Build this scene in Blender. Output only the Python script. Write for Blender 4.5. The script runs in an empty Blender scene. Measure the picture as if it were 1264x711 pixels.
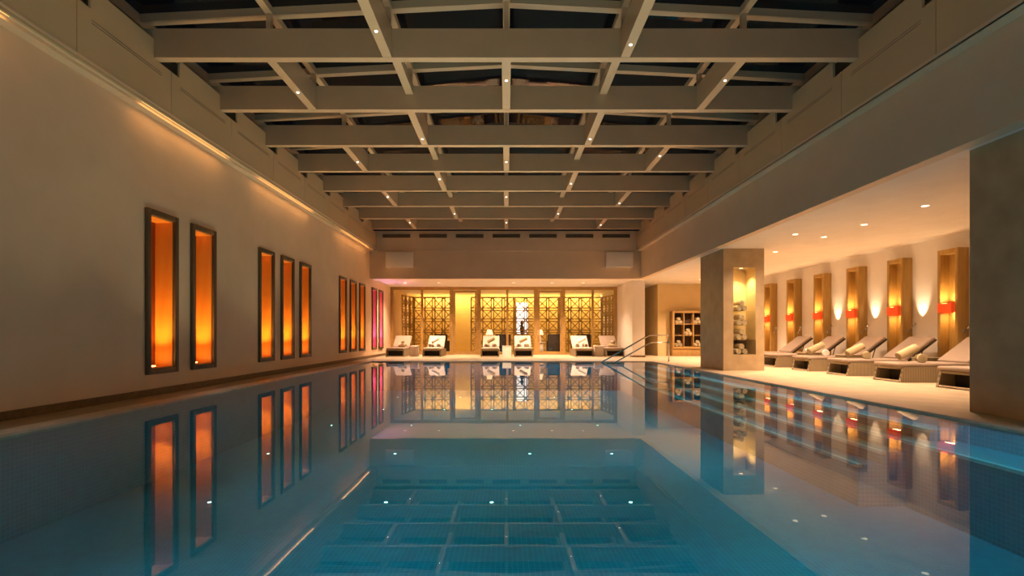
import bpy, bmesh, math, random
from mathutils import Vector, Matrix
R = math.radians
S = bpy.context.scene
C = S.collection
random.seed(4)

# ------------------------------------------------------------------ camera
cd = bpy.data.cameras.new('camera'); cam = bpy.data.objects.new('camera', cd); C.objects.link(cam)
cam.location = (0, 0, 0.9); cam.rotation_euler = (R(90), 0, 0)
cd.sensor_width = 36; cd.lens = 650/1264*36
cd.shift_x = 7/1264; cd.shift_y = 57.5/1264
cd.clip_start = .05; cd.clip_end = 300
S.camera = cam
# ------------------------------------------------------------------ world (night) and exposure
w = bpy.data.worlds.new('night'); S.world = w; w.use_nodes = True
w.node_tree.nodes['Background'].inputs[0].default_value = (.35, .5, .8, 1)
w.node_tree.nodes['Background'].inputs[1].default_value = .004
S.view_settings.view_transform = 'Standard'; S.view_settings.look = 'None'
S.view_settings.gamma = 1; S.view_settings.use_curve_mapping = False
S.view_settings.exposure = 0.0
# light levels (watts; emission strengths)
WARM = (1, .62, .30); WARMER = (1, .50, .18); SOFT = (1, .64, .41)
P_DOWN_RIGHT = 470; P_DOWN_FAR = 620; P_FILL_NEAR = 320; P_STAR = 370; P_SHADE_UP = 9; P_SHADE_DOWN = 4.5; P_READ = 70
P_LOUNGE = 200; P_NICHE = 130; P_POOL = 40; P_COVE = .9; P_SPOT = 340; P_COLUMN = 75; P_FILL_COLUMN = 300
COOL = (.72, .92, 1)

def light(kind, loc, power, col, parent=None, direction=(0, 0, -1), **kw):
    l = bpy.data.lights.new('lamp_' + kind.lower(), kind); l.energy = power; l.color = col
    for k, v in kw.items(): setattr(l, k, v)
    o = bpy.data.objects.new('lamp_' + kind.lower(), l); C.objects.link(o)
    o.location = loc; o.rotation_euler = Vector(direction).to_track_quat('-Z', 'Y').to_euler()
    if parent: o.parent = parent
    return o

# main lamps of the place, with a few added ones
for y in (8.8, 10.3, 11.6, 13.7, 15.4, 17.1, 18.8):                     # lounge aisle downlights
    light('SPOT', (7.0, y, 3.03), P_DOWN_RIGHT, SOFT, spot_size=R(120), spot_blend=.8, shadow_soft_size=.04)
for x in (-4.2, -2.8, 0.3, 1.9, 3.2):                              # far terrace downlights
    light('SPOT', (x, 21.9, 3.03), P_DOWN_FAR, SOFT, spot_size=R(125), spot_blend=.8, shadow_soft_size=.04)
light('AREA', (0, 27.6, 3.0), P_LOUNGE, (1, .72, .36), direction=(0, .45, -1), shape='RECTANGLE', size=9.6, size_y=.12)   # cove over the gold wall
for x in (-4, -2, 0, 2, 4, 6.5):                                        # added unseen spots behind the camera, to light the beam fronts
    light('SPOT', (x, -4.2, 3.03), P_FILL_NEAR, SOFT, spot_size=R(125), spot_blend=.8, shadow_soft_size=.04)
light('SPOT', (7.6, 20.6, 3.03), P_DOWN_FAR*1.4, SOFT, spot_size=R(120), spot_blend=.8, shadow_soft_size=.04)
light('SPOT', (6.2, 11.3, 3.03), P_FILL_COLUMN, SOFT, direction=(-.05, .8, -1), spot_size=R(80), spot_blend=.8, shadow_soft_size=.04)   # added spot, no fitting of the place; brightens the niche column
for x in (-3.4, -1.7, 0, 1.7, 3.4):                                      # star lights set in the pool floor, shining up
    for y in (3.4, 5.9, 8.3, 10.9, 13.2, 15.8):
        if x < 3: light('SPOT', (x+.37*math.sin(7*y+x), y, -.955), P_STAR, (1, .31, .18), direction=(0, 0, 1), spot_size=R(84), spot_blend=.8, shadow_soft_size=.03)
# light strips under the pool rim and in the near pool wall
light('AREA', (4.80, 9, -.06), P_POOL*.25, (.30, .85, 1), direction=(0, 0, -1), shape='RECTANGLE', size=.06, size_y=17)
light('AREA', (4.80, 2.9, -.06), P_POOL*.35, (.25, .85, 1), direction=(0, 0, -1), shape='RECTANGLE', size=.06, size_y=5.6)
light('AREA', (0, 17.55, -.06), P_POOL*.6, (.30, .85, 1), direction=(0, 0, -1), shape='RECTANGLE', size=8, size_y=.06)
light('AREA', (1.2, -1.4, -.5), P_POOL*1.7, (.30, .85, 1), direction=(0, 1, -.05), shape='RECTANGLE', size=6, size_y=.3)

# ------------------------------------------------------------------ helpers
def prop(o, label=None, cat=None, group=None, kind=None):
    if label: o['label'] = label
    if cat: o['category'] = cat
    if group: o['group'] = group
    if kind: o['kind'] = kind
    return o
def empty(name, loc=(0, 0, 0), rz=0, label=None, cat=None, group=None, kind=None):
    o = bpy.data.objects.new(name, None); o.empty_display_size = .1; C.objects.link(o)
    o.location = loc; o.rotation_euler = (0, 0, rz)
    return prop(o, label, cat, group, kind)

class MB:
    def __init__(s): s.v = []; s.f = []; s.sm = []
    def add(s, vs, fs, smooth=False, M=None):
        n = len(s.v)
        s.v += [tuple(M @ Vector(p)) if M else tuple(p) for p in vs]
        s.f += [tuple(i+n for i in f) for f in fs]; s.sm += [smooth]*len(fs); return s
    def box(s, a, b, M=None):
        x0, y0, z0 = a; x1, y1, z1 = b
        x0, x1 = min(x0, x1), max(x0, x1); y0, y1 = min(y0, y1), max(y0, y1); z0, z1 = min(z0, z1), max(z0, z1)
        return s.add([(x0,y0,z0),(x1,y0,z0),(x1,y1,z0),(x0,y1,z0),(x0,y0,z1),(x1,y0,z1),(x1,y1,z1),(x0,y1,z1)],
              [(0,3,2,1),(4,5,6,7),(0,1,5,4),(1,2,6,5),(2,3,7,6),(3,0,4,7)], M=M)
    def rbox(s, a, b, r=.02, seg=2, M=None):
        bm = bmesh.new(); bmesh.ops.create_cube(bm, size=1)
        c = [(a[i]+b[i])/2 for i in range(3)]; d = [abs(b[i]-a[i]) for i in range(3)]
        for v in bm.verts: v.co = Vector([v.co[i]*d[i]+c[i] for i in range(3)])
        bmesh.ops.bevel(bm, geom=bm.edges[:], offset=min(r, min(d)*.49), segments=seg, profile=.5, affect='EDGES')
        bm.verts.index_update()
        s.add([v.co[:] for v in bm.verts], [[v.index for v in f.verts] for f in bm.faces], True, M); bm.free(); return s
    def prism(s, poly, axis, t0, t1, M=None):
        """poly of 2-D points extruded along an axis: 'x' -> (y,z), 'y' -> (x,z), 'z' -> (x,y)"""
        def mk(p, t): return {'x': (t, p[0], p[1]), 'y': (p[0], t, p[1]), 'z': (p[0], p[1], t)}[axis]
        n = len(poly); vs = [mk(p, t0) for p in poly] + [mk(p, t1) for p in poly]
        fs = [tuple(range(n))[::-1], tuple(range(n, 2*n))] + [(i, (i+1) % n, n+(i+1) % n, n+i) for i in range(n)]
        return s.add(vs, fs, M=M)
    def lathe(s, prof, seg=20, M=None, smooth=True):
        vs = []; fs = []
        for r, z in prof:
            for k in range(seg): a = 2*math.pi*k/seg; vs.append((r*math.cos(a), r*math.sin(a), z))
        for i in range(len(prof)-1):
            for k in range(seg): k2 = (k+1) % seg; fs.append((i*seg+k, i*seg+k2, (i+1)*seg+k2, (i+1)*seg+k))
        if prof[0][0] > 1e-6: fs.append(tuple(range(seg))[::-1])
        if prof[-1][0] > 1e-6: fs.append(tuple((len(prof)-1)*seg+k for k in range(seg)))
        return s.add(vs, fs, smooth, M)
    def tube(s, pts, r, seg=10, M=None):
        pts = [Vector(p) for p in pts]; vs = []; fs = []
        for i, p in enumerate(pts):
            t = (pts[min(i+1, len(pts)-1)] - pts[max(i-1, 0)]).normalized()
            u = t.cross(Vector((0, 0, 1)) if abs(t.z) < .95 else Vector((0, 1, 0))).normalized(); q = t.cross(u)
            for k in range(seg): a = 2*math.pi*k/seg; vs.append(p + r*(math.cos(a)*u + math.sin(a)*q))
        for i in range(len(pts)-1):
            for k in range(seg): k2 = (k+1) % seg; fs.append((i*seg+k, i*seg+k2, (i+1)*seg+k2, (i+1)*seg+k))
        fs += [tuple(range(seg))[::-1], tuple((len(pts)-1)*seg+k for k in range(seg))]
        return s.add(vs, fs, True, M)
    def mesh(s, name, mat):
        me = bpy.data.meshes.new(name); me.from_pydata([tuple(v) for v in s.v], [], s.f)
        me.polygons.foreach_set('use_smooth', s.sm); me.materials.append(mat); 
        bm = bmesh.new(); bm.from_mesh(me); bmesh.ops.recalc_face_normals(bm, faces=bm.faces[:]); bm.to_mesh(me); bm.free()
        me.update(); return me
    def build(s, name, mat, parent=None, loc=(0, 0, 0)):
        return link(name, s.mesh(name, mat), parent, loc)
def link(name, me, parent=None, loc=(0, 0, 0), rot=(0, 0, 0)):
    o = bpy.data.objects.new(name, me); C.objects.link(o); o.location = loc; o.rotation_euler = rot
    if parent: o.parent = parent
    return o
def copy_tree(o, parent=None):
    c = o.copy(); C.objects.link(c)
    if parent: c.parent = parent
    for ch in list(o.children): copy_tree(ch, c)
    return c
def bend(pts, r=.06, n=5):
    """round the corners of a polyline"""
    pts = [Vector(p) for p in pts]; out = [pts[0]]
    for i in range(1, len(pts)-1):
        a, b, c = pts[i-1], pts[i], pts[i+1]
        u = (a-b).normalized()*min(r, (a-b).length/2); v = (c-b).normalized()*min(r, (c-b).length/2)
        for k in range(n+1):
            t = k/n; out.append((1-t)**2*(b+u) + 2*t*(1-t)*b + t*t*(b+v))
    return out + [pts[-1]]

# ------------------------------------------------------------------ materials
def new_mat(name):
    m = bpy.data.materials.new(name); m.use_nodes = True; nt = m.node_tree
    return m, nt, nt.nodes['Principled BSDF']
def nd(nt, t, **kw):
    n = nt.nodes.new(t)
    for k, v in kw.items(): setattr(n, k, v)
    return n
def coords(nt, scale=(1, 1, 1), rot=(0, 0, 0)):
    tc = nd(nt, 'ShaderNodeTexCoord'); mp = nd(nt, 'ShaderNodeMapping')
    mp.inputs['Scale'].default_value = scale; mp.inputs['Rotation'].default_value = rot
    nt.links.new(tc.outputs['Object'], mp.inputs[0]); return mp.outputs[0]
def ramp(nt, fac, stops):
    r = nd(nt, 'ShaderNodeValToRGB')
    while len(r.color_ramp.elements) < len(stops): r.color_ramp.elements.new(.5)
    for e, (p, c) in zip(r.color_ramp.elements, stops): e.position = p; e.color = (*c, 1)
    nt.links.new(fac, r.inputs[0]); return r.outputs[0]
def bump(nt, b, h, strength=.2, dist=.01):
    n = nd(nt, 'ShaderNodeBump'); n.inputs['Strength'].default_value = strength; n.inputs['Distance'].default_value = dist
    nt.links.new(h, n.inputs['Height']); nt.links.new(n.outputs[0], b.inputs['Normal'])
def noise_mat(name, c1, c2, scale=(4, 4, 4), rough=.6, spec=.4, metal=0, detail=4, bst=.1, nscale=1, lo=.35, hi=.65):
    m, nt, b = new_mat(name)
    n = nd(nt, 'ShaderNodeTexNoise'); n.inputs['Scale'].default_value = nscale; n.inputs['Detail'].default_value = detail
    nt.links.new(coords(nt, scale), n.inputs['Vector'])
    nt.links.new(ramp(nt, n.outputs['Fac'], [(lo, c1), (hi, c2)]), b.inputs['Base Color'])
    b.inputs['Roughness'].default_value = rough; b.inputs['Metallic'].default_value = metal
    b.inputs['Specular IOR Level'].default_value = spec
    if bst: bump(nt, b, n.outputs['Fac'], bst, .004)
    return m
def emit_mat(name, col, st):
    m, nt, b = new_mat(name)
    b.inputs['Base Color'].default_value = (*col, 1); b.inputs['Emission Color'].default_value = (*col, 1)
    b.inputs['Emission Strength'].default_value = st; b.inputs['Roughness'].default_value = .6
    n = nd(nt, 'ShaderNodeTexNoise'); n.inputs['Scale'].default_value = 30
    nt.links.new(coords(nt), n.inputs['Vector']); bump(nt, b, n.outputs['Fac'], .05, .001)
    return m
def clear_mat(name, ior, tint, rough=0., bumpy=None):
    """a clear surface: mirror by Fresnel, else straight through"""
    m, nt, b = new_mat(name); nt.nodes.remove(b)
    out = nt.nodes['Material Output']
    fr = nd(nt, 'ShaderNodeFresnel'); fr.inputs['IOR'].default_value = ior
    ge = nd(nt, 'ShaderNodeNewGeometry'); inv = nd(nt, 'ShaderNodeMath', operation='SUBTRACT'); inv.inputs[0].default_value = 1
    nt.links.new(ge.outputs['Backfacing'], inv.inputs[1])
    mu = nd(nt, 'ShaderNodeMath', operation='MULTIPLY'); nt.links.new(fr.outputs[0], mu.inputs[0]); nt.links.new(inv.outputs[0], mu.inputs[1])
    tr = nd(nt, 'ShaderNodeBsdfTransparent'); tr.inputs[0].default_value = (*tint, 1)
    gl = nd(nt, 'ShaderNodeBsdfGlossy'); gl.inputs['Roughness'].default_value = rough
    mx = nd(nt, 'ShaderNodeMixShader')
    nt.links.new(mu.outputs[0], mx.inputs[0]); nt.links.new(tr.outputs[0], mx.inputs[1]); nt.links.new(gl.outputs[0], mx.inputs[2])
    nt.links.new(mx.outputs[0], out.inputs[0])
    if bumpy:
        n = nd(nt, 'ShaderNodeTexNoise'); n.inputs['Scale'].default_value = 1; n.inputs['Detail'].default_value = 3
        nt.links.new(coords(nt, bumpy[0]), n.inputs['Vector'])
        bp = nd(nt, 'ShaderNodeBump'); bp.inputs['Strength'].default_value = bumpy[1]; bp.inputs['Distance'].default_value = bumpy[2]
        nt.links.new(n.outputs['Fac'], bp.inputs['Height'])
        nt.links.new(bp.outputs[0], gl.inputs['Normal']); nt.links.new(bp.outputs[0], fr.inputs['Normal'])
    return m
def mosaic_mat(name, c1, c2, grout, size=.045):
    m, nt, b = new_mat(name)
    # tile grid on the two axes that lie in the face
    tc = nd(nt, 'ShaderNodeTexCoord'); ge = nd(nt, 'ShaderNodeNewGeometry')
    sx = nd(nt, 'ShaderNodeSeparateXYZ'); nt.links.new(tc.outputs['Object'], sx.inputs[0])
    sn = nd(nt, 'ShaderNodeSeparateXYZ'); nt.links.new(ge.outputs['True Normal'], sn.inputs[0])
    g = None
    for ax in range(3):
        d = nd(nt, 'ShaderNodeMath', operation='DIVIDE'); nt.links.new(sx.outputs[ax], d.inputs[0]); d.inputs[1].default_value = size
        f = nd(nt, 'ShaderNodeMath', operation='FRACT'); nt.links.new(d.outputs[0], f.inputs[0])
        l = nd(nt, 'ShaderNodeMath', operation='LESS_THAN'); nt.links.new(f.outputs[0], l.inputs[0]); l.inputs[1].default_value = .14
        a = nd(nt, 'ShaderNodeMath', operation='ABSOLUTE'); nt.links.new(sn.outputs[ax], a.inputs[0])
        q = nd(nt, 'ShaderNodeMath', operation='LESS_THAN'); nt.links.new(a.outputs[0], q.inputs[0]); q.inputs[1].default_value = .5
        k = nd(nt, 'ShaderNodeMath', operation='MULTIPLY'); nt.links.new(l.outputs[0], k.inputs[0]); nt.links.new(q.outputs[0], k.inputs[1])
        if g is None: g = k
        else:
            mxx = nd(nt, 'ShaderNodeMath', operation='MAXIMUM'); nt.links.new(g.outputs[0], mxx.inputs[0]); nt.links.new(k.outputs[0], mxx.inputs[1]); g = mxx
    n = nd(nt, 'ShaderNodeTexNoise'); n.inputs['Scale'].default_value = 9; n.inputs['Detail'].default_value = 2
    nt.links.new(tc.outputs['Object'], n.inputs['Vector'])
    col = ramp(nt, n.outputs['Fac'], [(.35, c1), (.65, c2)])
    mix = nd(nt, 'ShaderNodeMix', data_type='RGBA'); nt.links.new(g.outputs[0], mix.inputs[0])
    nt.links.new(col, mix.inputs[6]); mix.inputs[7].default_value = (*grout, 1)
    nt.links.new(mix.outputs[2], b.inputs['Base Color']); b.inputs['Roughness'].default_value = .35
    return m
def wicker_mat(name, c1, c2):
    m, nt, b = new_mat(name)
    wv = nd(nt, 'ShaderNodeTexWave', wave_type='BANDS', bands_direction='X'); wv.inputs['Scale'].default_value = 14
    wz = nd(nt, 'ShaderNodeTexWave', wave_type='BANDS', bands_direction='Z'); wz.inputs['Scale'].default_value = 22
    co = coords(nt); nt.links.new(co, wv.inputs['Vector']); nt.links.new(co, wz.inputs['Vector'])
    mu = nd(nt, 'ShaderNodeMath', operation='MULTIPLY'); nt.links.new(wv.outputs['Fac'], mu.inputs[0]); nt.links.new(wz.outputs['Fac'], mu.inputs[1])
    nt.links.new(ramp(nt, mu.outputs[0], [(.05, c1), (.6, c2)]), b.inputs['Base Color'])
    b.inputs['Roughness'].default_value = .6; bump(nt, b, mu.outputs[0], .6, .006); return m
def fabric_mat(name, c, c2, sc=160):
    m = noise_mat(name, c, c2, (sc, sc, sc), .9, .1, 0, 2, .25); return m

M = {}
M['wall'] = noise_mat('wall_plaster', (.78, .56, .36), (.82, .59, .39), (2, 2, 2), .75, .25, bst=.05)
M['white'] = noise_mat('white_plaster', (.79, .73, .64), (.83, .77, .69), (2, 2, 2), .8, .2, bst=.04)
M['fascia'] = noise_mat('fascia_plaster', (.70, .54, .36), (.74, .57, .39), (1.5, 1.5, 1.5), .6, .3, bst=.03)
M['panel'] = noise_mat('satin_panel', (.64, .46, .27), (.68, .49, .29), (1, 1, 1), .22, .5, bst=.02)
M['steel'] = noise_mat('painted_steel', (.52, .365, .23), (.56, .39, .25), (3, 3, 3), .30, .8, bst=.02)
M['curb'] = noise_mat('dark_curb', (.16, .14, .11), (.20, .17, .13), (3, 3, 3), .6, .3)
M['floor'] = noise_mat('limestone_floor', (.50, .40, .26), (.58, .47, .31), (3, 3, 3), .5, .35, bst=.05)
M['coping'] = noise_mat('coping_stone', (.50, .38, .28), (.58, .45, .34), (6, 6, 6), .4, .4, bst=.05)
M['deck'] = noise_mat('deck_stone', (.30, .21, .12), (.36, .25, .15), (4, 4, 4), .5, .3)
M['skirting'] = noise_mat('skirting_wood', (.14, .085, .035), (.19, .115, .05), (3, 18, 18), .5, .3)
M['stone'] = noise_mat('column_stone', (.38, .28, .155), (.50, .375, .215), (3.2, 3.2, 3.2), .35, .4, detail=9, bst=.04, lo=.3, hi=.7)
M['bronze'] = noise_mat('bronze_metal', (.42, .25, .07), (.50, .30, .09), (6, 6, 6), .38, .5, .25)
M['lattice'] = noise_mat('lattice_bronze', (.40, .24, .05), (.47, .29, .07), (6, 6, 6), .45, .5, .35)
M['niche_frame'] = noise_mat('niche_frame_wood', (.10, .060, .028), (.14, .085, .04), (14, 14, 1.5), .45, .4)
M['orange'] = noise_mat('orange_lining', (.86, .30, .04), (.90, .36, .05), (8, 8, 1), .45, .3, bst=.03)
M['pink'] = noise_mat('rose_lining', (.86, .16, .17), (.90, .20, .21), (8, 8, 1), .45, .3, bst=.03)
M['niche_back'] = noise_mat('niche_dark_glass', (.20, .035, .008), (.26, .05, .012), (20, 20, .6), .15, .5, bst=0)
M['oak'] = noise_mat('oak_veneer', (.40, .24, .06), (.49, .30, .08), (18, 18, 1.6), .42, .4, detail=6)
M['shelfwood'] = noise_mat('shelf_wood', (.36, .21, .065), (.43, .26, .085), (14, 14, 2), .5, .3)
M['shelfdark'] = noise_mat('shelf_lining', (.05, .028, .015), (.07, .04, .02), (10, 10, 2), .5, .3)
M['gold'] = noise_mat('gold_wall', (.82, .53, .14), (.87, .58, .18), (1.2, 1.2, .6), .45, .4, bst=.03)
M['cream'] = noise_mat('cream_wall', (.70, .53, .26), (.74, .57, .30), (2, 2, 2), .7, .2, bst=.03)
M['wicker'] = wicker_mat('woven_wicker', (.17, .125, .065), (.44, .35, .21))
M['dark'] = noise_mat('dark_underframe', (.030, .022, .015), (.045, .034, .024), (9, 9, 9), .6, .3)
M['cushion'] = fabric_mat('cushion_fabric', (.52, .44, .36), (.62, .53, .44))
M['cushion2'] = fabric_mat('taupe_cushion_fabric', (.31, .24, .185), (.37, .29, .225))
M['towel'] = fabric_mat('towel_terry', (.42, .34, .19), (.50, .41, .25), 120)
M['towel_white'] = fabric_mat('white_terry', (.80, .76, .68), (.88, .84, .76), 120)
M['towel_taupe'] = fabric_mat('taupe_terry', (.36, .29, .20), (.44, .36, .26), 120)
M['chrome'] = noise_mat('brushed_steel', (.50, .47, .42), (.58, .55, .50), (40, 40, 4), .25, .5, 1, bst=.02)
M['red'] = emit_mat('red_lampshade', (1, .10, .015), .32)
M['glow'] = emit_mat('warm_diffuser', (1, .70, .38), 14)
M['spotglow'] = emit_mat('spot_lens', (1, .80, .55), 3.5); M['starglow'] = emit_mat('star_lens', (1, .80, .60), 8); M['coolglow'] = emit_mat('roof_spot_lens', (1, .95, .85), 12)
M['cove'] = emit_mat('cove_tube', (1, .66, .22), 1.7)
M['nichelamp'] = emit_mat('niche_lamp', (1, .62, .16), 5)
M['pinklamp'] = emit_mat('rose_niche_lamp', (1, .35, .85), 5)
M['lampshade'] = emit_mat('cream_lampshade', (1, .74, .40), 1.6)
M['cubeglow'] = emit_mat('lit_table', (1, .80, .50), .7)
M['cold'] = emit_mat('cold_lightbox', (.86, .90, 1), 1.2)
M['glass'] = clear_mat('window_glass', 1.45, (.97, .97, .95))
M['roofglass'] = clear_mat('roof_glass', 1.5, (.7, .74, .74))
M['water'] = clear_mat('pool_water', 1.35, (.30, .92, 1), .012, ((2.5, 2.5, 2.5), .02, .01))
M['mosaic'] = mosaic_mat('pool_mosaic', (.002, .17, .25), (.003, .22, .31), (.02, .33, .42))
M['nosing'] = mosaic_mat('step_nosing', (.35, .62, .66), (.40, .68, .72), (.3, .5, .55))
M['slot'] = noise_mat('slot_dark', (.09, .065, .045), (.11, .08, .055), (5, 5, 5), .6, .2)
M['ventmetal'] = noise_mat('vent_metal', (.20, .16, .11), (.24, .19, .13), (5, 5, 5), .5, .3)

WL, WR = -5.23, 9.62          # wall planes
CE = 3.05                     # low ceiling
PANX, PANZ = 4.97, 4.10       # fascia panels
YB, YP, YE = 20.2, 23.8, 28.2 # bulkhead, glass partition, gold wall
WATER = -.022

# ------------------------------------------------------------------ setting
EL, ER, EF = -4.52, 4.89, 17.72       # pool edges
EN = -1.5
mb = MB()
mb.box((WL, EN, -.12), (EL-.25, EF, 0)); mb.box((WL, EF+.25, -.12), (WR, YE, 0)); mb.box((ER+.25, EN, -.12), (WR, EF+.25, 0)); mb.box((WL, EF, -.12), (EL-.25, EF+.25, 0)); mb.box((WL, -6.5, -.12), (WR, EN, 0))
floor = prop(mb.build('floor', M['floor']), 'smooth beige limestone floor around the pool and under the loungers', kind='structure')
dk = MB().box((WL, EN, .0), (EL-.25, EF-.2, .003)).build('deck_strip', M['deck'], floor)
mb = MB(); mb.box((EL-.25, EN, -.045), (EL, EF+.25, .002)); mb.box((ER, EN, -.045), (ER+.25, EF+.25, .002)); mb.box((EL, EF, -.045), (ER, EF+.25, .002))
prop(mb.build('trim_1', M['coping']), 'pale rose stone coping along the pool edge', kind='structure')
# pool basin
D = -.98
mb = MB(); mb.box((EL-.3, EN, D-.1), (ER+.3, EF+.3, D)); mb.box((EL-.3, EN, D), (EL-.02, EF+.02, -.05)); mb.box((ER+.02, EN, D), (ER+.3, EF+.02, -.05))
mb.box((EL-.3, EF+.02, D), (ER+.3, EF+.3, -.05)); mb.box((EL-.3, EN-.2, D), (ER+.3, EN, -.05))
pool = prop(mb.build('pool_basin', M['mosaic']), 'teal mosaic tiled swimming pool basin under the water', kind='structure')
for i, (x, h) in enumerate(((4.62, -.14), (4.36, -.26), (4.10, -.38), (3.84, -.52))):
    y0 = EN if i == 1 else 5.75
    s = MB().box((x, y0, D), (ER+.02 if i < 2 else x+.27, EF+.02, h)).build('step', M['mosaic'], pool)
    MB().box((x-.004, y0, h-.03), (x+.045, EF+.015, h+.004)).build('nosing', M['nosing'] if i != 1 else M['nosing'], s)
for x in (-3.4, -1.7, 0, 1.7, 3.4):
    for y in (3.4, 5.9, 8.3, 10.9, 13.2, 15.8):
        if x < 3: MB().lathe([(.02, 0), (.018, .004), (0, .004)], 10).build('star_light', M['starglow'], pool, (x+.37*math.sin(7*y+x), y, D))
wt = MB().add([(EL-.02, EN, WATER), (ER+.02, EN, WATER), (ER+.02, EF+.02, WATER), (EL-.02, EF+.02, WATER)], [(0, 1, 2, 3)])
prop(wt.build('water', M['water']), 'still clear pool water mirroring the hall', kind='structure')

# left wall with openings for the light niches
NW, NB, NT = .56, .40, 2.66
NY = [7.98, 9.07, 11.45, 12.55, 13.66, 16.80, 17.93, 19.05, 20.80, 21.90]
mb = MB(); TK = WL-.42
mb.box((TK, -6.5, -.12), (WL, YE, NB)); mb.box((TK, -6.5, NT), (WL, YE, PANZ+.02))
ys = [-6.5] + [v for c in NY for v in (c-NW/2, c+NW/2)] + [YE]
for i in range(0, len(ys), 2): mb.box((TK, ys[i], NB), (WL, ys[i+1], NT))
prop(mb.build('wall_left', M['wall']), 'tall beige plaster wall with rows of glowing niches', kind='structure')
prop(MB().box((WL, EN, 0), (WL+.02, YP-.1, .10)).build('baseboard_left', M['skirting']), 'dark brown skirting along the niche wall', kind='structure')

# right wall, back walls, pillar
prop(MB().box((WR, -6.5, -.12), (WR+.2, 24, 3.3)).build('wall_right', M['white']), 'cream plaster wall behind the row of loungers', kind='structure')
mb = MB(); mb.box((6.44, 22.4, 0), (WR, 22.6, 3.3)); mb.box((6.44, 22.6, 0), (6.6, 26, 3.3)); mb.box((5.3, 26, 0), (6.6, 26.2, 3.3))
prop(mb.build('wall_back', M['cream']), 'gold lit end wall behind the towel shelf', kind='structure')
prop(MB().box((5.0, 20.9, 0), (5.5, YE, CE)).build('wall_pillar', M['white']), 'plain cream pier beside the glass partition', kind='structure')
prop(MB().box((4.99, 20.88, 0), (5.51, 21.2, .07)).build('baseboard_pillar', M['skirting']), 'low skirting round the foot of the cream pier', kind='structure')
prop(MB().box((WL-.3, YE, 0), (5.5, YE+.2, 3.3)).build('wall_lounge', M['gold']), 'golden yellow wall of the lounge behind the glass', kind='structure')

prop(MB().box((WL-.3, -6.7, -.12), (WR+.2, -6.5, 3.3)).build('wall_front', M['white']), 'cream plaster wall of the unseen side behind the camera', kind='structure')
prop(MB().box((WL, EN-.2, CE-.004), (5.34, EN, 5.5)).build('trim_9', M['fascia']), 'beige bulkhead over the near end of the pool', kind='structure')
# low ceilings
mb = MB(); mb.box((5.2, EN, CE), (WR+.2, YB+.05, CE+.15)); mb.box((WL-.3, YB+.05, CE), (WR+.2, YE, CE+.15)); mb.box((WL-.3, -6.5, CE), (WR+.2, EN, CE+.15))
low = prop(mb.build('ceiling', M['white']), 'low smooth cream ceiling over the lounge areas', kind='structure')
def downlight(x, y, z, parent, r=.036):
    o = MB().lathe([(r*1.5, -.004), (r*1.5, 0), (r*1.1, .0), (r, -.003), (0, -.003)], 16).build('downlight', M['spotglow'], parent, (x, y, z))
    return o
for y in (8.8, 10.3, 11.6, 13.7, 15.4, 17.1, 18.8): downlight(7.0, y, CE, low)
for x in (-4.2, -2.8, 0.3, 1.9, 3.2): downlight(x, 21.9, CE, low)
downlight(6.2, 11.3, CE, low, .035); downlight(7.6, 20.6, CE, low)  # the first disc goes with the added spot on the niche column
for x in (-4, -2, 0, 2, 4, 6.5): downlight(x, -4.2, CE, low)  # discs of the added spots behind the camera
# right fascia and bulkhead
prop(MB().box((5.16, EN, CE-.004), (5.34, YB, PANZ)).build('trim_2', M['fascia']), 'long grey beige fascia over the lounge opening', kind='structure')
blk = MB(); blk.box((WL, YB, CE-.004), (5.34, YB+.18, PANZ+.05)); blk.box((-5.2, YB-.06, PANZ+.0), (5.2, YB+.18, 4.86))
blk = prop(blk.build('trim_3', M['fascia']), 'beige bulkhead over the far end of the pool', kind='structure')
for i in range(7):
    x = -4.2+1.4*i
    v = MB().box((x-.53, YB-.075, 4.60), (x+.53, YB-.06, 4.74)).build('vent', M['ventmetal'], blk)
    g = MB()
    for k in range(4): g.box((x-.51, YB-.085, 4.615+.032*k), (x+.51, YB-.075, 4.633+.032*k))
    g.build('vent_slats', M['slot'], v)
for x0, x1 in ((-4.60, -3.55), (3.80, 4.83)):
    b = MB().rbox((x0, YB-.13, 3.47), (x1, YB, 4.05), .012).build('service_box', M['white'], blk)
# upper fascia panels: one per roof bay, notched round the beams
YK = [7.56+1.716*k for k in range(-5, 8)]
for sgn, nm, tx in ((-1, 'trim_4', 'left'), (1, 'trim_5', 'right')):
    t = empty(nm, (sgn*PANX, 0, PANZ), 0, 'satin beige stepped panels under the %s edge of the glass roof' % tx, kind='structure')
    for k in range(len(YK)):
        a = YK[k]+.25; b = min(a+1.716, YB-.06)
        if b <= a: continue
        top = 5.07; nt_ = 4.80
        poly = [(a+.006, PANZ), (b-.006, PANZ), (b-.006, nt_), (b-.38, nt_), (b-.38, top), (a+.20, top), (a+.20, nt_), (a+.006, nt_)]
        poly = [(p[0], p[1]-PANZ) for p in poly]
        if b-a < 1: poly = [(a+.006, 0), (b, 0), (b, .7), (a+.006, .7)]
        p = MB().prism(poly, 'x', 0, sgn*.03).build('panel', M['panel'], t)
        if b-a > 1:
            MB().box((-sgn*.003, a+.22, .53), (0, b-.22, .540)).build('slot', M['ventmetal'], p)
            MB().box((-sgn*.003, a+.22, .565), (0, b-.22, .573)).build('slot', M['ventmetal'], p)
    prop(MB().box((sgn*5.36, EN, PANZ), (sgn*5.5, YB+.2, 5.40)).build('trim_%d' % (6 if sgn < 0 else 7), M['curb']), 'dark curb carrying the %s edge of the glass roof' % tx, kind='structure')
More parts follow.
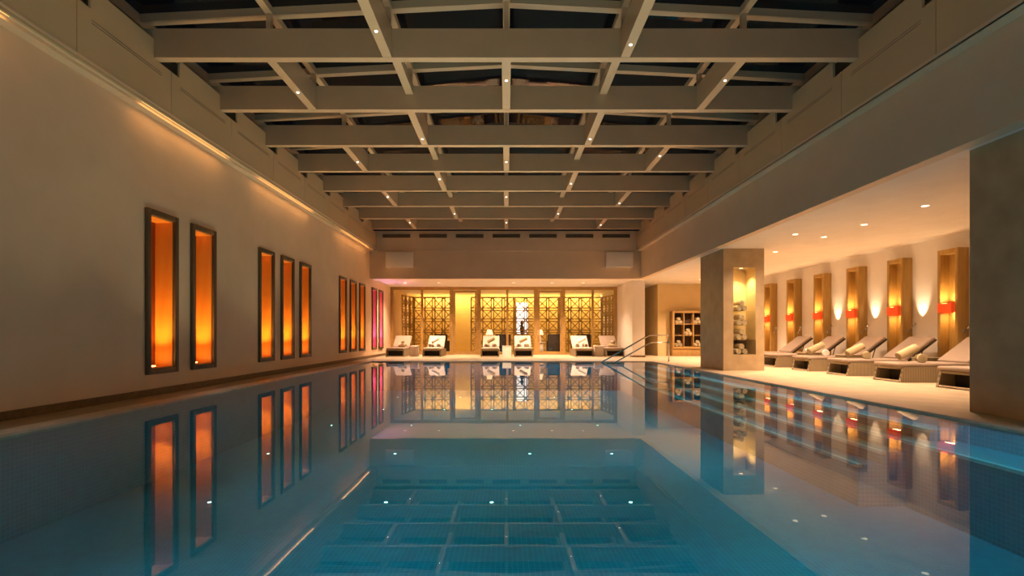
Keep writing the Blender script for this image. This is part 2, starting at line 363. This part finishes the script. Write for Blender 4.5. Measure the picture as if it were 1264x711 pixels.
# closing ledges between wall and panel, with the cove tubes
prop(MB().box((4.965, EN, PANZ), (5.4, YB, PANZ+.04)).build('trim_10', M['fascia']), 'narrow ledge between fascia and stepped panels', kind='structure')
prop(MB().box((-5.5, EN, PANZ), (-5.10, YB, PANZ+.04)).box((-5.12, EN, PANZ+.04), (-4.965, YB, PANZ+.07)).build('trim_8', M['wall']), 'narrow plaster ledge on top of the niche wall', kind='structure')
cv = empty('cove_light', (-5.03, 0, PANZ+.03), 0, 'amber light strip glowing in the slot above the left niche wall', 'light strip')
for a, b in ((1.5, 5.35), (7.3, 9.6), (10.8, 13.8), (16.2, 19.4)):
    MB().box((-.025, a, 0), (.03, b, .02)).build('tube', M['cove'], cv)
    light('AREA', (-.02, (a+b)/2, -.012), P_COVE*(b-a), WARMER, cv, (-.35, 0, -1), shape='RECTANGLE', size=b-a, size_y=.05)

# ------------------------------------------------------------------ glass roof
roof = empty('glass_roof', (0, 0, 4.81), 0, 'beige steel and glass skylight roof over the pool at night', 'skylight')
Z0 = 4.81
HB = .41
def rb(name, mb_, mat='steel', parent=roof): return mb_.build(name, M[mat], parent)
beam_me = MB().box((-5.34, -.13, 0), (5.34, 0, HB)).mesh('beam', M['steel'])
for y in YK + [YK[-1]+.0]:
    pass
for y in YK:
    link('beam', beam_me, roof, (0, y, 0))
def roofz(x): return .545 + .27*(1-abs(x)/5.3)
spots = {0: [], 1: [], 2: []}
L = 1.716-.13
deep_me = {}
for k in range(-5, 7):
    y0 = 7.56+1.716*k; y1 = y0+1.716-.13
    even = (k % 2 == 1)        # bays between an odd beam and the next: centre and outer purlins deep, inner ones shallow
    xs = [(-3.37, 0), (0, 0), (3.37, 0), (-1.68, .26), (1.68, .26)] if not even else [(-1.68, 0), (1.68, 0)]
    for x, lift in xs:
        key = lift
        if key not in deep_me: deep_me[key] = MB().box((-.065, 0, lift+.004), (.065, L, HB-.01)).mesh('purlin', M['steel'])
        p = link('purlin', deep_me[key], roof, (x, y0, 0))
        if lift == 0:
            yy = L*random.choice((.35, .6, .8))
            q = MB().lathe([(.018, -.004), (.018, .0), (0, 0)], 12).build('spotlight', M['coolglow'], p, (0, yy, .003))
            light('SPOT', (x, y0+yy, Z0-.02), P_SPOT*(.45 if x < -3 else 1.6 if x > 3 else 1.15), COOL, spot_size=R(44), spot_blend=.9, shadow_soft_size=.03)
# glazing bars: rafters over each beam, ridge, eaves and intermediate bars, panes between
Y0, Y1 = YK[0]-.2, YB+.1
for y in YK:
    for s in (-1, 1):
        rb('rafter', MB().prism([(0, roofz(0)), (s*5.36, roofz(5.36)), (s*5.36, roofz(5.36)+.11), (0, roofz(0)+.11)], 'y', y-.06, y+.06))
for x in (-3.37, -1.68, 0, 1.68, 3.37):
    rb('glazing_bar', MB().box((x-.05, Y0, roofz(x)+.0), (x+.05, Y1, roofz(x)+.10)))
    for y in YK: rb('bracket', MB().box((x-.035, y-.10, HB), (x+.035, y-.03, roofz(x)+.01)))
for s in (-1, 1): rb('eaves_bar', MB().box((s*5.22, Y0, .50), (s*5.36, Y1, .66)))
bars = [-5.3, -3.37, -1.68, 0, 1.68, 3.37, 5.3]
for j, y in enumerate(YK):
    ye = YK[j+1] if j+1 < len(YK) else Y1
    for a, b in zip(bars, bars[1:]):
        za, zb = roofz(a)+.115, roofz(b)+.115
        rb('pane', MB().prism([(a+.01, za), (b-.01, zb), (b-.01, zb+.012), (a+.01, za+.012)], 'y', y+.01, ye-.01), 'roofglass')

# ------------------------------------------------------------------ glowing niches in the left wall
ordl = ['first amber niche, widest and nearest to the camera', 'second amber niche from the near end, beside the widest one',
        'first of the middle trio of amber niches', 'centre one of the middle trio of amber niches', 'last of the middle trio of amber niches',
        'first of the far trio of amber niches', 'centre one of the far trio of amber niches', 'last of the far trio of amber niches',
        'rose lit niche next to the far amber trio', 'rose lit niche at the far end of the left wall']
def frame_me():
    f = MB(); o = NW/2+.085; t = .085; x1 = .045
    f.rbox((0, -o, NB-t), (x1, -NW/2, NT+t), .006); f.rbox((0, NW/2, NB-t), (x1, o, NT+t), .006)
    f.rbox((0, -NW/2, NT), (x1, NW/2, NT+t), .006); f.rbox((0, -NW/2, NB-t), (x1, NW/2, NB), .006)
    return f
fm = frame_me().mesh('frame', M['niche_frame'])
DP = .27
def lin(mat):
    g = MB(); a = NW/2-.001
    g.box((-DP-.01, -a, NB), (-DP, a, NT))                               # back
    return g.mesh('back_panel', M[mat])
def sides(mat):
    g = MB(); a = NW/2-.001
    g.box((-DP, -a, NB), (-.001, -a+.012, NT)); g.box((-DP, a-.012, NB), (-.001, a, NT))
    g.box((-DP, -a, NT-.012), (-.001, a, NT)); g.box((-DP, -a, NB), (-.001, a, NB+.012))
    return g.mesh('reveal', M[mat])
bk = {m: lin('niche_back') for m in ('orange', 'pink')}; sd = {m: sides(m) for m in ('orange', 'pink')}
for i, y in enumerate(NY):
    mt = 'orange' if i < 8 else 'pink'
    n = empty('wall_niche', (WL, y, 0), 0, ordl[i], 'light niche', 'glowing niches along the left wall')
    link('frame', fm, n); link('back_panel', bk[mt], n); link('reveal', sd[mt], n)
    MB().rbox((-.2, -.06, NB+.013), (-.12, .06, NB+.03), .004).build('uplight', M['nichelamp' if i < 8 else 'pinklamp'], n)
    light('SPOT', (-.16, -.02, NB+.035), P_NICHE, (1, .52, .13) if i < 8 else (1, .42, .95), n, (0, .13, 1), spot_size=R(84), spot_blend=1, shadow_soft_size=.03)
    light('AREA', (-.16, .02, NB+.05), 1.3, (1, .50, .12) if i < 8 else (1, .30, .80), n, (0, .22, 1), shape='RECTANGLE', size=.14, size_y=.1)

# ------------------------------------------------------------------ oak lamp frames on the right wall
def make_frame():
    t = empty('oak_lamp_frame'); H = 2.72; p = .23; wv = .52; j = .075
    f = MB(); f.rbox((-p, 0, 0), (-.001, j, H), .004); f.rbox((-p, wv-j, 0), (-.001, wv, H), .004)
    f.rbox((-p, j, H-.1), (-.001, wv-j, H), .004); f.rbox((-p, j, 0), (-.001, wv-j, .1), .004)
    f.build('frame', M['oak'], t)
    MB().box((-.04, j, .1), (-.005, wv-j, H-.1)).build('back_panel', M['oak'], t)
    s = MB(); x0, x1 = -.30, -.045; y0, y1 = j+.01, wv-j-.01
    s.add([(x0, y0, 1.37), (x1, y0, 1.37), (x1, y1, 1.37), (x0, y1, 1.37), (x0, y0, 1.57), (x1, y0, 1.57), (x1, y1, 1.57), (x0, y1, 1.57)],
          [(0, 1, 5, 4), (1, 2, 6, 5), (2, 3, 7, 6), (3, 0, 4, 7)])
    s.build('lamp_shade', M['red'], t)
    # jointed reading lamp on the near jamb
    a = MB().tube(bend([(-.12, -.005, .98), (-.12, -.05, .98), (-.20, -.30, 1.13)], .03), .008, 8).build('reading_arm', M['chrome'], t)
    MB().lathe([(.03, 0), (.03, .012), (0, .014)], 14, Matrix.Translation((-.12, 0, .98)) @ Matrix.Rotation(R(90), 4, 'X')).build('arm_plate', M['chrome'], a)
    MB().lathe([(.012, -.05), (.022, -.02), (.026, .03), (.022, .032), (0, .025)], 14, Matrix.Translation((-.20, -.31, 1.14)) @ Matrix.Rotation(R(55), 4, 'Y')).build('lamp_head', M['chrome'], a)
    return t
def light_frame(t, reading):
    light('AREA', (-.20, .26, 1.575), P_SHADE_UP, WARM, t, (-.2, 0, 1), shape='RECTANGLE', size=.12, size_y=.26)
    light('AREA', (-.13, .26, 1.365), P_SHADE_DOWN, WARM, t, (.15, 0, -1), shape='RECTANGLE', size=.12, size_y=.26)
    if reading: light('SPOT', (-.165, -.31, 1.17), P_READ, (1, .70, .42), t, (.34, .0, 1), spot_size=R(55), spot_blend=.9, shadow_soft_size=.02)
FY = [10.95, 12.47, 14.03, 15.58, 17.14, 18.69]
fl = ['oak frame with red wall lamp, nearest to the big foreground column', 'second oak frame with red wall lamp from the foreground column',
      'third oak frame with red wall lamp from the foreground column', 'fourth oak frame with red wall lamp from the foreground column',
      'fifth oak frame with red wall lamp, second from the niche column', 'oak frame with red wall lamp, half hidden behind the niche column']
f0 = make_frame()
for i, y in enumerate(FY):
    t = f0 if i == 0 else copy_tree(f0)
    t.location = (WR, y, 0)
    prop(t, fl[i], 'wall lamp', 'oak lamp frames behind the loungers')
for i, t in enumerate([o for o in C.objects if o.name.startswith('oak_lamp_frame')]): light_frame(t, i in (1, 2, 3))

# ------------------------------------------------------------------ stone columns
prop(MB().box((5.42, 4.6, 0), (6.44, 6.16, CE)).build('stone_column', M['stone']), 'massive brown stone column in the right foreground, cut off by the frame', 'column')
CX0, CX1, CY0, CY1 = 5.42, 6.44, 13.15, 14.7
nx0, nx1, nz0, nz1, nd_ = 5.67, 6.23, .40, 2.58, .55
col = empty('niche_column', (0, 0, 0), 0, 'stone column with a lit niche of rolled towels', 'column')
mb = MB(); mb.box((CX0, CY0, 0), (CX1, CY1, nz0)); mb.box((CX0, CY0, nz1), (CX1, CY1, CE)); mb.box((CX0, CY0, nz0), (nx0, CY1, nz1)); mb.box((nx1, CY0, nz0), (CX1, CY1, nz1))
mb.box((nx0, CY0+nd_, nz0), (nx1, CY1, nz1)); mb.build('column_body', M['stone'], col)
SH = [1.49, 1.13, .77]
for z in SH: MB().box((nx0, CY0+.02, z-.012), (nx1, CY0+nd_, z)).build('glass_shelf', M['glass'], col)
lm = MB(); lm.box((nx0, CY0+nd_-.01, SH[2]), (nx1, CY0+nd_-.001, nz1)); lm.box((nx0, CY0+.01, SH[2]), (nx0+.006, CY0+nd_-.01, nz1)); lm.box((nx1-.006, CY0+.01, SH[2]), (nx1, CY0+nd_-.01, nz1))
lm.build('niche_lining', M['cream'], col)
MB().box((nx0, CY0+nd_-.012, nz0), (nx1, CY0+nd_-.002, SH[2]-.02)).build('shade_back', M['shelfdark'], col)  # dark sheet standing for the shade below the lowest shelf
downlight((nx0+nx1)/2, CY0+.2, nz1, col, .03)
light('SPOT', ((nx0+nx1)/2, CY0+.2, nz1-.02), P_COLUMN, (1, .74, .36), spot_size=R(110), spot_blend=.7, shadow_soft_size=.03)

# ------------------------------------------------------------------ rolled towels
def roll_me(r, l, mat, name='towel_roll'):
    prof = [(0, -l/2+.012)]
    k = 6
    for i in range(k):                                   # concentric folds on the end
        a = r*.9*(i+.35)/k; b = r*.9*(i+.85)/k
        prof += [(a, -l/2+(.010 if i % 2 else .002)), (b, -l/2+.001)]
        prof += [(r*.9*(i+1)/k, -l/2+.012)] if i < k-1 else []
    prof += [(r*.96, -l/2+.008), (r, -l/2+.025), (r*1.01, 0), (r, l/2-.025), (r*.96, l/2-.008)]
    prof += [(q[0], -q[1]) for q in prof[::-1] if q[0] < r*.95]
    m = MB(); m.lathe(prof, 20); return m.mesh(name, M[mat])
ROLL = {}
def roll(loc, r, l, mat, d, label, group, name='rolled_towel', tilt=0):
    """axis along direction d (in the floor plane), lying with its middle at loc"""
    key = (r, l, mat)
    if key not in ROLL: ROLL[key] = roll_me(r, l, mat)
    q = Vector(d).normalized().to_track_quat('Z', 'X')
    o = link(name, ROLL[key], None, loc, q.to_euler())
    return prop(o, label, 'towel', group)
tier = ['top glass shelf', 'middle glass shelf', 'lowest glass shelf', 'niche floor']
for i, z in enumerate(SH + [nz0]):
    r = .072; cx = nx0+.235; yy = CY0+.24; dx = .074 if i < 3 else .085
    dd = (.15, -1, 0)
    u = Vector((1, .15, 0)).normalized()
    for k, nm in ((-1, 'left bottom'), (1, 'right bottom')):
        p = Vector((cx, yy, z+r+.002)) + u*(dx*k)
        roll(p, r, .30, 'towel', dd, '%s rolled towel of the stack on the %s of the column' % (nm, tier[i]), 'rolled towels in the column niche')
    roll((cx, yy, z+r+.002+.128), r, .30, 'towel', dd, 'upper rolled towel of the stack on the %s of the column' % tier[i], 'rolled towels in the column niche')

# ------------------------------------------------------------------ towel shelf on the end wall
X0, X1, ZB, ZT, YS, DS = 6.95, 8.33, .30, 1.90, 22.4, .36
sh = empty('towel_shelf', ((X0+X1)/2, YS, ZB), 0, 'square wooden pigeonhole shelf with dark backs holding rolled towels', 'shelf')
def shp(name, a, b, mat): return MB().rbox((a[0]-(X0+X1)/2, a[1]-YS, a[2]-ZB), (b[0]-(X0+X1)/2, b[1]-YS, b[2]-ZB), .006).build(name, M[mat], sh)
t = .09
shp('back', (X0, YS-.03, ZB), (X1, YS-.002, ZT), 'shelfdark')
shp('side', (X0, YS-DS, ZB), (X0+t, YS-.03, ZT), 'shelfwood'); shp('side', (X1-t, YS-DS, ZB), (X1, YS-.03, ZT), 'shelfwood')
shp('top', (X0+t, YS-DS, ZT-t), (X1-t, YS-.03, ZT), 'shelfwood'); shp('bottom', (X0+t, YS-DS, ZB), (X1-t, YS-.03, ZB+t), 'shelfwood')
shp('plinth', (X0, YS-DS+.03, .0), (X1, YS-.03, ZB), 'shelfwood')
cw = (X1-X0-2*t)/3; ch = (ZT-ZB-2*t)/3
for k in (1, 2):
    shp('divider', (X0+t+cw*k-.015, YS-DS+.005, ZB+t), (X0+t+cw*k+.015, YS-.03, ZT-t), 'shelfwood')
    for c in range(3): shp('shelf_board', (X0+t+cw*c+.016, YS-DS+.005, ZB+t+ch*k-.013), (X0+t+cw*(c+1)-.016, YS-.03, ZB+t+ch*k+.013), 'shelfwood')
rows = ['bottom', 'middle', 'top']; cols = ['left', 'centre', 'right']
for (r_, c_) in ((2, 0), (2, 2), (1, 1), (0, 0), (0, 2)):
    cx = X0+t+cw*(c_+.5); z = ZB+t+ch*r_+(.014 if r_ else .001); r = .074
    for k, nm in ((-1, 'left bottom'), (1, 'right bottom')):
        roll((cx+k*.079, YS-.2, z+r+.002), r, .26, 'towel', (0, -1, 0), '%s towel roll in the %s %s pigeonhole of the wooden shelf' % (nm, rows[r_], cols[c_]), 'rolled towels in the wooden shelf')
    roll((cx, YS-.2, z+r+.002+.126), r, .26, 'towel', (0, -1, 0), 'upper towel roll in the %s %s pigeonhole of the wooden shelf' % (rows[r_], cols[c_]), 'rolled towels in the wooden shelf')

# ------------------------------------------------------------------ loungers (foot at the origin, head towards +x)
LW = .37
def make_lounger(cm):
    t = empty('sun_lounger')
    for s in (-1, 1):
        MB().prism([(.0, .0), (.07, .295), (1.93, .295), (1.93, .22), (1.86, .0)], 'y', s*LW, s*(LW-.05)).build('side_panel', M['wicker'], t)
    MB().rbox((.06, -LW+.05, .24), (1.30, LW-.05, .29), .01).build('seat_frame', M['wicker'], t)
    MB().box((.30, -LW+.05, .0), (.33, LW-.05, .24)).build('inner_board', M['dark'], t)
    MB().box((.012, -LW+.05, .018), (.035, LW-.05, .045)).build('foot_bar', M['chrome'], t)
    MB().rbox((1.80, -LW+.05, .04), (1.84, LW-.05, .28), .01).build('head_board', M['wicker'], t)
    MB().rbox((-.0, -LW+.015, .296), (1.34, LW-.015, .365), .028, 3).build('seat_cushion', M[cm], t)
    A = Matrix.Translation((1.30, 0, .35)) @ Matrix.Rotation(R(-37), 4, 'Y')
    MB().rbox((.0, -LW+.015, -.02), (.78, LW-.015, .055), .028, 3, A).build('back_cushion', M[cm], t)
    b = MB(); b.rbox((.0, -LW+.02, -.065), (.79, LW-.02, -.022), .012, 2, A)
    b.build('back_frame', M['dark'], t)
    for s in (-1, 1): MB().tube([(1.66, s*.22, .27), (1.76, s*.22, .59)], .012, 6).build('back_prop', M['dark'], t)
    return t
proto = {'cushion': make_lounger('cushion')}
p2 = copy_tree(proto['cushion'])
for ch in p2.children:
    if 'cushion' in ch.name:
        ch.data = ch.data.copy(); ch.data.materials[0] = M['cushion2']
proto['cushion2'] = p2
used = {}
def lounger(x, y, rz, cm, label, group):
    o = copy_tree(proto[cm]) if used.get(cm) else proto[cm]
    used[cm] = True
    o.location = (x, y, 0); o.rotation_euler = (0, 0, rz); return prop(o, label, 'lounger', group)
RG = 'wicker loungers in the row by the right wall'
for y, lb in ((8.66, 'wicker lounger cut off by the foreground stone column'), (10.21, 'nearest whole wicker lounger, with two rolled towels, by the right wall'),
              (11.74, 'wicker lounger with a towel roll, second whole one from the foreground column'),
              (13.22, 'wicker lounger with a pale towel roll, third whole one from the foreground column'),
              (14.80, 'bare wicker lounger just right of the niche column'), (16.35, 'bare wicker lounger mostly hidden by the niche column')):
    lounger(7.36, y, 0, 'cushion2', lb, RG)
FG = 'wicker loungers along the glass partition'
far = [(-4.50, 'cushion2', 'taupe cushioned lounger in the far left corner by the rose niches'), (-3.02, 'cushion', 'pale lounger left of the glass door, second from the far left corner'),
       (-.66, 'cushion', 'pale lounger right of the glass door, with two dark towel rolls'), (.70, 'cushion', 'pale lounger at the middle of the partition, right of the lit cube table'),
       (3.17, 'cushion', 'pale lounger with white folded towel, left of the taupe one by the pier'), (4.40, 'cushion2', 'taupe cushioned lounger beside the cream pier and handrail')]
for x, cm, lb in far: lounger(x, 21.25, R(90), cm, lb, FG)
# towels on loungers
sx = lambda u: 7.36+u
SZ = .367
def pair(yc, lab, mats=('towel', 'towel'), u=1.0):
    r = .08
    roll((sx(.60), yc-.10, SZ+r), r, .36, mats[0], (-.5, -.87, 0), 'front rolled towel showing its spiral end on the %s' % lab, 'rolled towels on the right loungers')
    roll((sx(.41), yc+.0, SZ+r+.115), r, .41, mats[1], (.88, .06, .42), 'long rolled towel leaning on a shorter one on the %s' % lab, 'rolled towels on the right loungers')
pair(10.21, 'nearest whole lounger'); pair(11.74, 'second whole lounger'); pair(13.22, 'third whole lounger', ('towel_white', 'towel'))
roll((sx(.62), 8.75, SZ+.075), .075, .42, 'towel', (-.9, -.3, 0), 'rolled towel on the lounger cut off by the foreground column', 'rolled towels on the right loungers')
ft = ['corner lounger', 'lounger left of the glass door', 'lounger right of the glass door', 'lounger in the middle', 'pale lounger near the pier', 'taupe lounger beside the pier']
for i, (x, cm, lb) in enumerate(far):
    yb = 21.25+1.02; r = .075; g = 'towels on the far loungers'
    if i in (1, 2, 3, 4):
        for k, nm in ((-1, 'left'), (1, 'right')):
            roll((x+k*.155, yb, SZ+r), r, .30, 'towel_taupe', (k*.25, -1, 0), '%s taupe towel roll on the %s' % (nm, ft[i]), g)
        roll((x+.02, yb+.02, SZ+r+.225), .07, .36, 'towel_white' if i in (1, 4) else 'towel', (.8, -.25, .42), 'cream towel roll lying across taupe ones on the %s' % ft[i], g)
    if i in (0, 5):
        roll((x+.10, yb+.02, SZ+r), r, .34, 'towel', (.9, -.35, 0), 'lower beige towel roll on the %s' % ft[i], g)
        roll((x+.12, yb+.03, SZ+r+.14), .065, .24, 'towel', (.3, -1, 0), 'small towel roll topping another on the %s' % ft[i], g)

# ------------------------------------------------------------------ side tables
def table(x, y, w_, h, mat, label, name='side_table'):
    t = empty(name, (x, y, 0), 0, label, 'table')
    a = w_/2
    MB().rbox((-a+.012, -a+.012, 0), (a-.012, a-.012, h-.03), .012).build('body', M[mat], t)
    MB().rbox((-a, -a, h-.03), (a, a, h), .008).build('top', M['white' if mat != 'wicker' else 'wicker'], t)
    return t
table(-3.77, 21.6, .36, .44, 'cushion', 'small pale cube table between the two left loungers')
table(.02, 21.6, .38, .44, 'cubeglow', 'glowing white cube table between the two middle loungers')
table(3.78, 21.6, .38, .44, 'cushion', 'small beige cube table between the two right loungers')
table(8.80, 10.98, .42, .43, 'wicker', 'low wicker table between the two nearest whole loungers')
table(8.10, 12.47, .42, .43, 'wicker', 'low wicker table between the second and third whole loungers')
table(8.05, 14.02, .42, .43, 'wicker', 'low wicker table with two cups, beside the bare lounger')
for k, nm in ((0, 'left'), (1, 'right')):
    c = MB().lathe([(.028, 0), (.036, .05), (.038, .09), (.034, .09), (.03, .02), (0, .02)], 14).build('cup', M['towel_white'], None, (7.98+.15*k, 14.0, .431))
    prop(c, '%s small cup on the wicker table by the bare lounger' % nm, 'cup', 'cups on the wicker table')

# ------------------------------------------------------------------ handrail
hr = empty('handrail', (5.32, 17.45, 0), 0, 'bent steel handrail leading down into the far right pool corner', 'handrail')
def q(px, py, y=17.45): return Vector(((px-625)/650*y-5.32, 0, .9-(py-413)/650*y))
MB().tube(bend([q(735, 451.5), q(800.8, 413.9), q(825.5, 413.9), q(825.5, 446.6)], .09), .024, 10).build('upper_rail', M['chrome'], hr)
MB().tube(bend([q(752, 451.5), q(803, 422.8), q(825.5, 422.8)], .09), .02, 10).build('lower_rail', M['chrome'], hr)
MB().lathe([(.05, 0), (.05, .012), (.03, .016), (0, .016)], 16, Matrix.Translation(q(825.5, 446.6)*1 + Vector((0, 0, -q(825.5, 446.6).z+.003)))).build('foot_plate', M['chrome'], hr)

# ------------------------------------------------------------------ glass partition
gp = empty('glass_partition', (0, YP, 0), 0, 'bronze framed glass partition in front of the golden lounge', 'partition')
sc = YP/650
posts = [(487.5, .12), (521, .10), (557.5, .17), (591, .19), (626.3, .10), (661.5, .18), (695.5, .15), (731.5, .10), (765, .12)]
PX = [((p-625)*sc, w_) for p, w_ in posts]; PX[0] = (WL+.07, .13); PX[-1] = (4.93, .13)
for x, w_ in PX: MB().box((x-w_/2, -.05, 0), (x+w_/2, .05, CE-.0)).build('post', M['bronze'], gp)
for i, ((a, wa), (b, wb)) in enumerate(zip(PX, PX[1:])):
    x0, x1 = a+wa/2, b-wb/2
    MB().box((x0, -.045, CE-.13), (x1, .045, CE)).build('top_rail', M['bronze'], gp)
    if i in (2, 5):
        d = MB(); d.box((x0+.01, -.03, .02), (x0+.08, .03, CE-.16)); d.box((x1-.08, -.03, .02), (x1-.01, .03, CE-.16)); d.box((x0+.08, -.03, CE-.24), (x1-.08, .03, CE-.16)); d.box((x0+.08, -.03, .02), (x1-.08, .03, .14))
        d = d.build('door', M['bronze'], gp)
        MB().box((x0+.08, -.006, .14), (x1-.08, .006, CE-.24)).build('door_glass', M['glass'], d)
        MB().tube([(x1-.05, -.07, 1.0), (x1-.05, -.07, 1.35)], .012, 8).box((x1-.06, -.07, 1.02), (x1-.04, -.03, 1.04)).box((x1-.06, -.07, 1.31), (x1-.04, -.03, 1.33)).build('door_handle', M['chrome'], d)
    else:
        MB().box((x0, -.045, 0), (x1, .045, .10)).build('bottom_rail', M['bronze'], gp)
        MB().box((x0, -.006, .10), (x1, .006, CE-.13)).build('pane', M['glass'], gp)

# ------------------------------------------------------------------ fretwork screens behind the glass
def fret(width, rows_, ncol):
    """panel in local x (0..width), y thickness, z up; squares with crosses between doubled bars"""
    m = MB(); p = width/ncol; bt = .046; th = .022; H = rows_*.53
    m.box((0, -th, 0), (.055, th, H+.06)); m.box((width-.055, -th, 0), (width, th, H+.06)); m.box((0, -th, H), (width, th, H+.06)); m.box((0, -th, 0), (width, th, .06))
    for c in range(1, ncol):
        for s in (-1, 1): m.box((c*p+s*.06-bt/2, -th*.8, .06), (c*p+s*.06+bt/2, th*.8, H))
    for r_ in range(1, rows_):
        for s in (-1, 1): m.box((.05, -th*.75, r_*.53+s*.06-bt/2), (width-.05, th*.75, r_*.53+s*.06+bt/2))
    for c in range(ncol):
        for r_ in range(rows_):
            cx, cz = (c+.5)*p, (r_+.5)*.53; ax, az = p/2-.01, .265-.01
            l = math.hypot(ax, az)*2
            for s in (-1, 1):
                m.box((-l/2, -th*.6, -bt*.42), (l/2, th*.6, bt*.42), Matrix.Translation((cx, 0, cz)) @ Matrix.Rotation(s*math.atan2(az, ax), 4, 'Y'))
    return m
YL = 25.3; sl = YL/650
def screen(px0, px1, ncol, label):
    x0, x1 = (px0-625)*sl, (px1-625)*sl
    s = empty('lattice_screen', (x0, YL, 0), 0, label, 'screen', 'bronze lattice screens in the lounge')
    fret(x1-x0-.01, 5, ncol).build('fretwork', M['lattice'], s); return s
screen(511, 560, 4, 'bronze lattice screen left of the glass door, behind the pale lounger')
screen(581, 635, 4, 'bronze lattice screen just right of the glass door')
screen(635, 690, 4, 'bronze lattice screen across the middle, before the white light panel')
screen(690, 743, 4, 'bronze lattice screen towards the cream pier')
for x, x2, lb in ((-4.75, -4.44, 'bronze lattice screen turned end-on at the far left of the lounge'), (4.86, 4.59, 'bronze lattice screen turned end-on at the far right of the lounge')):
    s = empty('lattice_screen', (x, 23.95, 0), math.atan2(1.3, x2-x), lb, 'screen', 'bronze lattice screens in the lounge')
    fret(1.3, 5, 3).build('fretwork', M['lattice'], s)

# ------------------------------------------------------------------ furniture in the lounge behind the glass
def tub_chair(x, y, rz, label):
    t = empty('tub_chair', (x, y, 0), rz, label, 'armchair', 'armchairs in the golden lounge')
    MB().rbox((-.32, -.32, .14), (.32, .30, .42), .05, 3).build('seat', M['cushion2'], t)
    MB().rbox((-.36, .22, .12), (.36, .36, .92), .06, 3).build('backrest', M['dark'], t)
    for s in (-1, 1): MB().rbox((s*.36, -.32, .12), (s*.26, .24, .62), .04, 3).build('armrest', M['dark'], t)
    for sx_ in (-1, 1):
        for sy in (-1, 1): MB().lathe([(.02, 0), (.028, .14)], 10).build('leg', M['dark'], t, (sx_*.27, sy*.25+.01, 0))
tub_chair(2.25, 24.5, R(180), 'brown tub armchair seen from behind, right of the lit table lamp')
tub_chair(-2.9, 24.7, R(150), 'dark tub armchair behind the pale lounger left of the glass door')
tub_chair(-.15, 24.6, R(180), 'dark tub armchair behind the lit cube table')
tub_chair(3.5, 24.7, R(200), 'dark tub armchair behind the pale lounger near the pier')
def lamp_table(x, y, label_t, label_l):
    t = empty('lamp_table', (x, y, 0), 0, label_t, 'table')
    MB().lathe([(.0, .52), (.24, .52), (.24, .55), (0, .55)], 20).build('top', M['white'], t)
    MB().lathe([(.17, 0), (.15, .52)], 20).build('drum', M['white'], t)
    l = empty('table_lamp', (x, y, .55), 0, label_l, 'lamp')
    MB().lathe([(.07, 0), (.07, .02), (.05, .06), (.075, .16), (.03, .26), (.012, .3), (.012, .42)], 16).build('base', M['towel_white'], l)
    MB().lathe([(.17, .34), (.10, .58)], 20).build('shade', M['lampshade'], l)
lamp_table(1.55, 24.35, 'round white drum table under the lamp right of the middle post', 'white table lamp glowing right of the middle lounger')
lamp_table(-.78, 24.45, 'round white drum table hidden behind the lounger right of the door', 'cream table lamp peeping over the lounger right of the door')
# cold white light panel on the gold wall and the figure before it
lp = empty('light_panel', (.85, YE, .9), 0, 'tall bluish white light panel on the golden wall', 'light panel')
MB().box((-.34, -.05, 0), (.34, -.004, 1.75)).build('frame', M['bronze'], lp)
MB().box((-.30, -.06, .04), (.30, -.05, 1.71)).build('diffuser', M['cold'], lp)
pd = prop(MB().rbox((.62, 26.8, 0), (.98, 27.16, .8), .01).build('plinth', M['shelfdark']), 'dark pedestal before the white light panel', 'pedestal')
v = MB().lathe([(.09, 0), (.10, .02), (.05, .06), (.09, .22), (.12, .38), (.08, .52), (.05, .58), (.09, .66), (.07, .78), (.02, .84), (0, .85)], 18).build('sculpture', M['dark'], None, (.8, 26.98, .8))
prop(v, 'dark slender sculpture standing against the white light panel', 'sculpture')
downlight(4.4, 24.0, CE, low, .06)
light('SPOT', (4.4, 24.1, CE-.03), 25, (1, .85, .6), spot_size=R(110), spot_blend=.7, shadow_soft_size=.03)
light('SPOT', (5.9, 24.2, CE-.03), 9, (1, .75, .35), spot_size=R(60), spot_blend=.7, shadow_soft_size=.03)
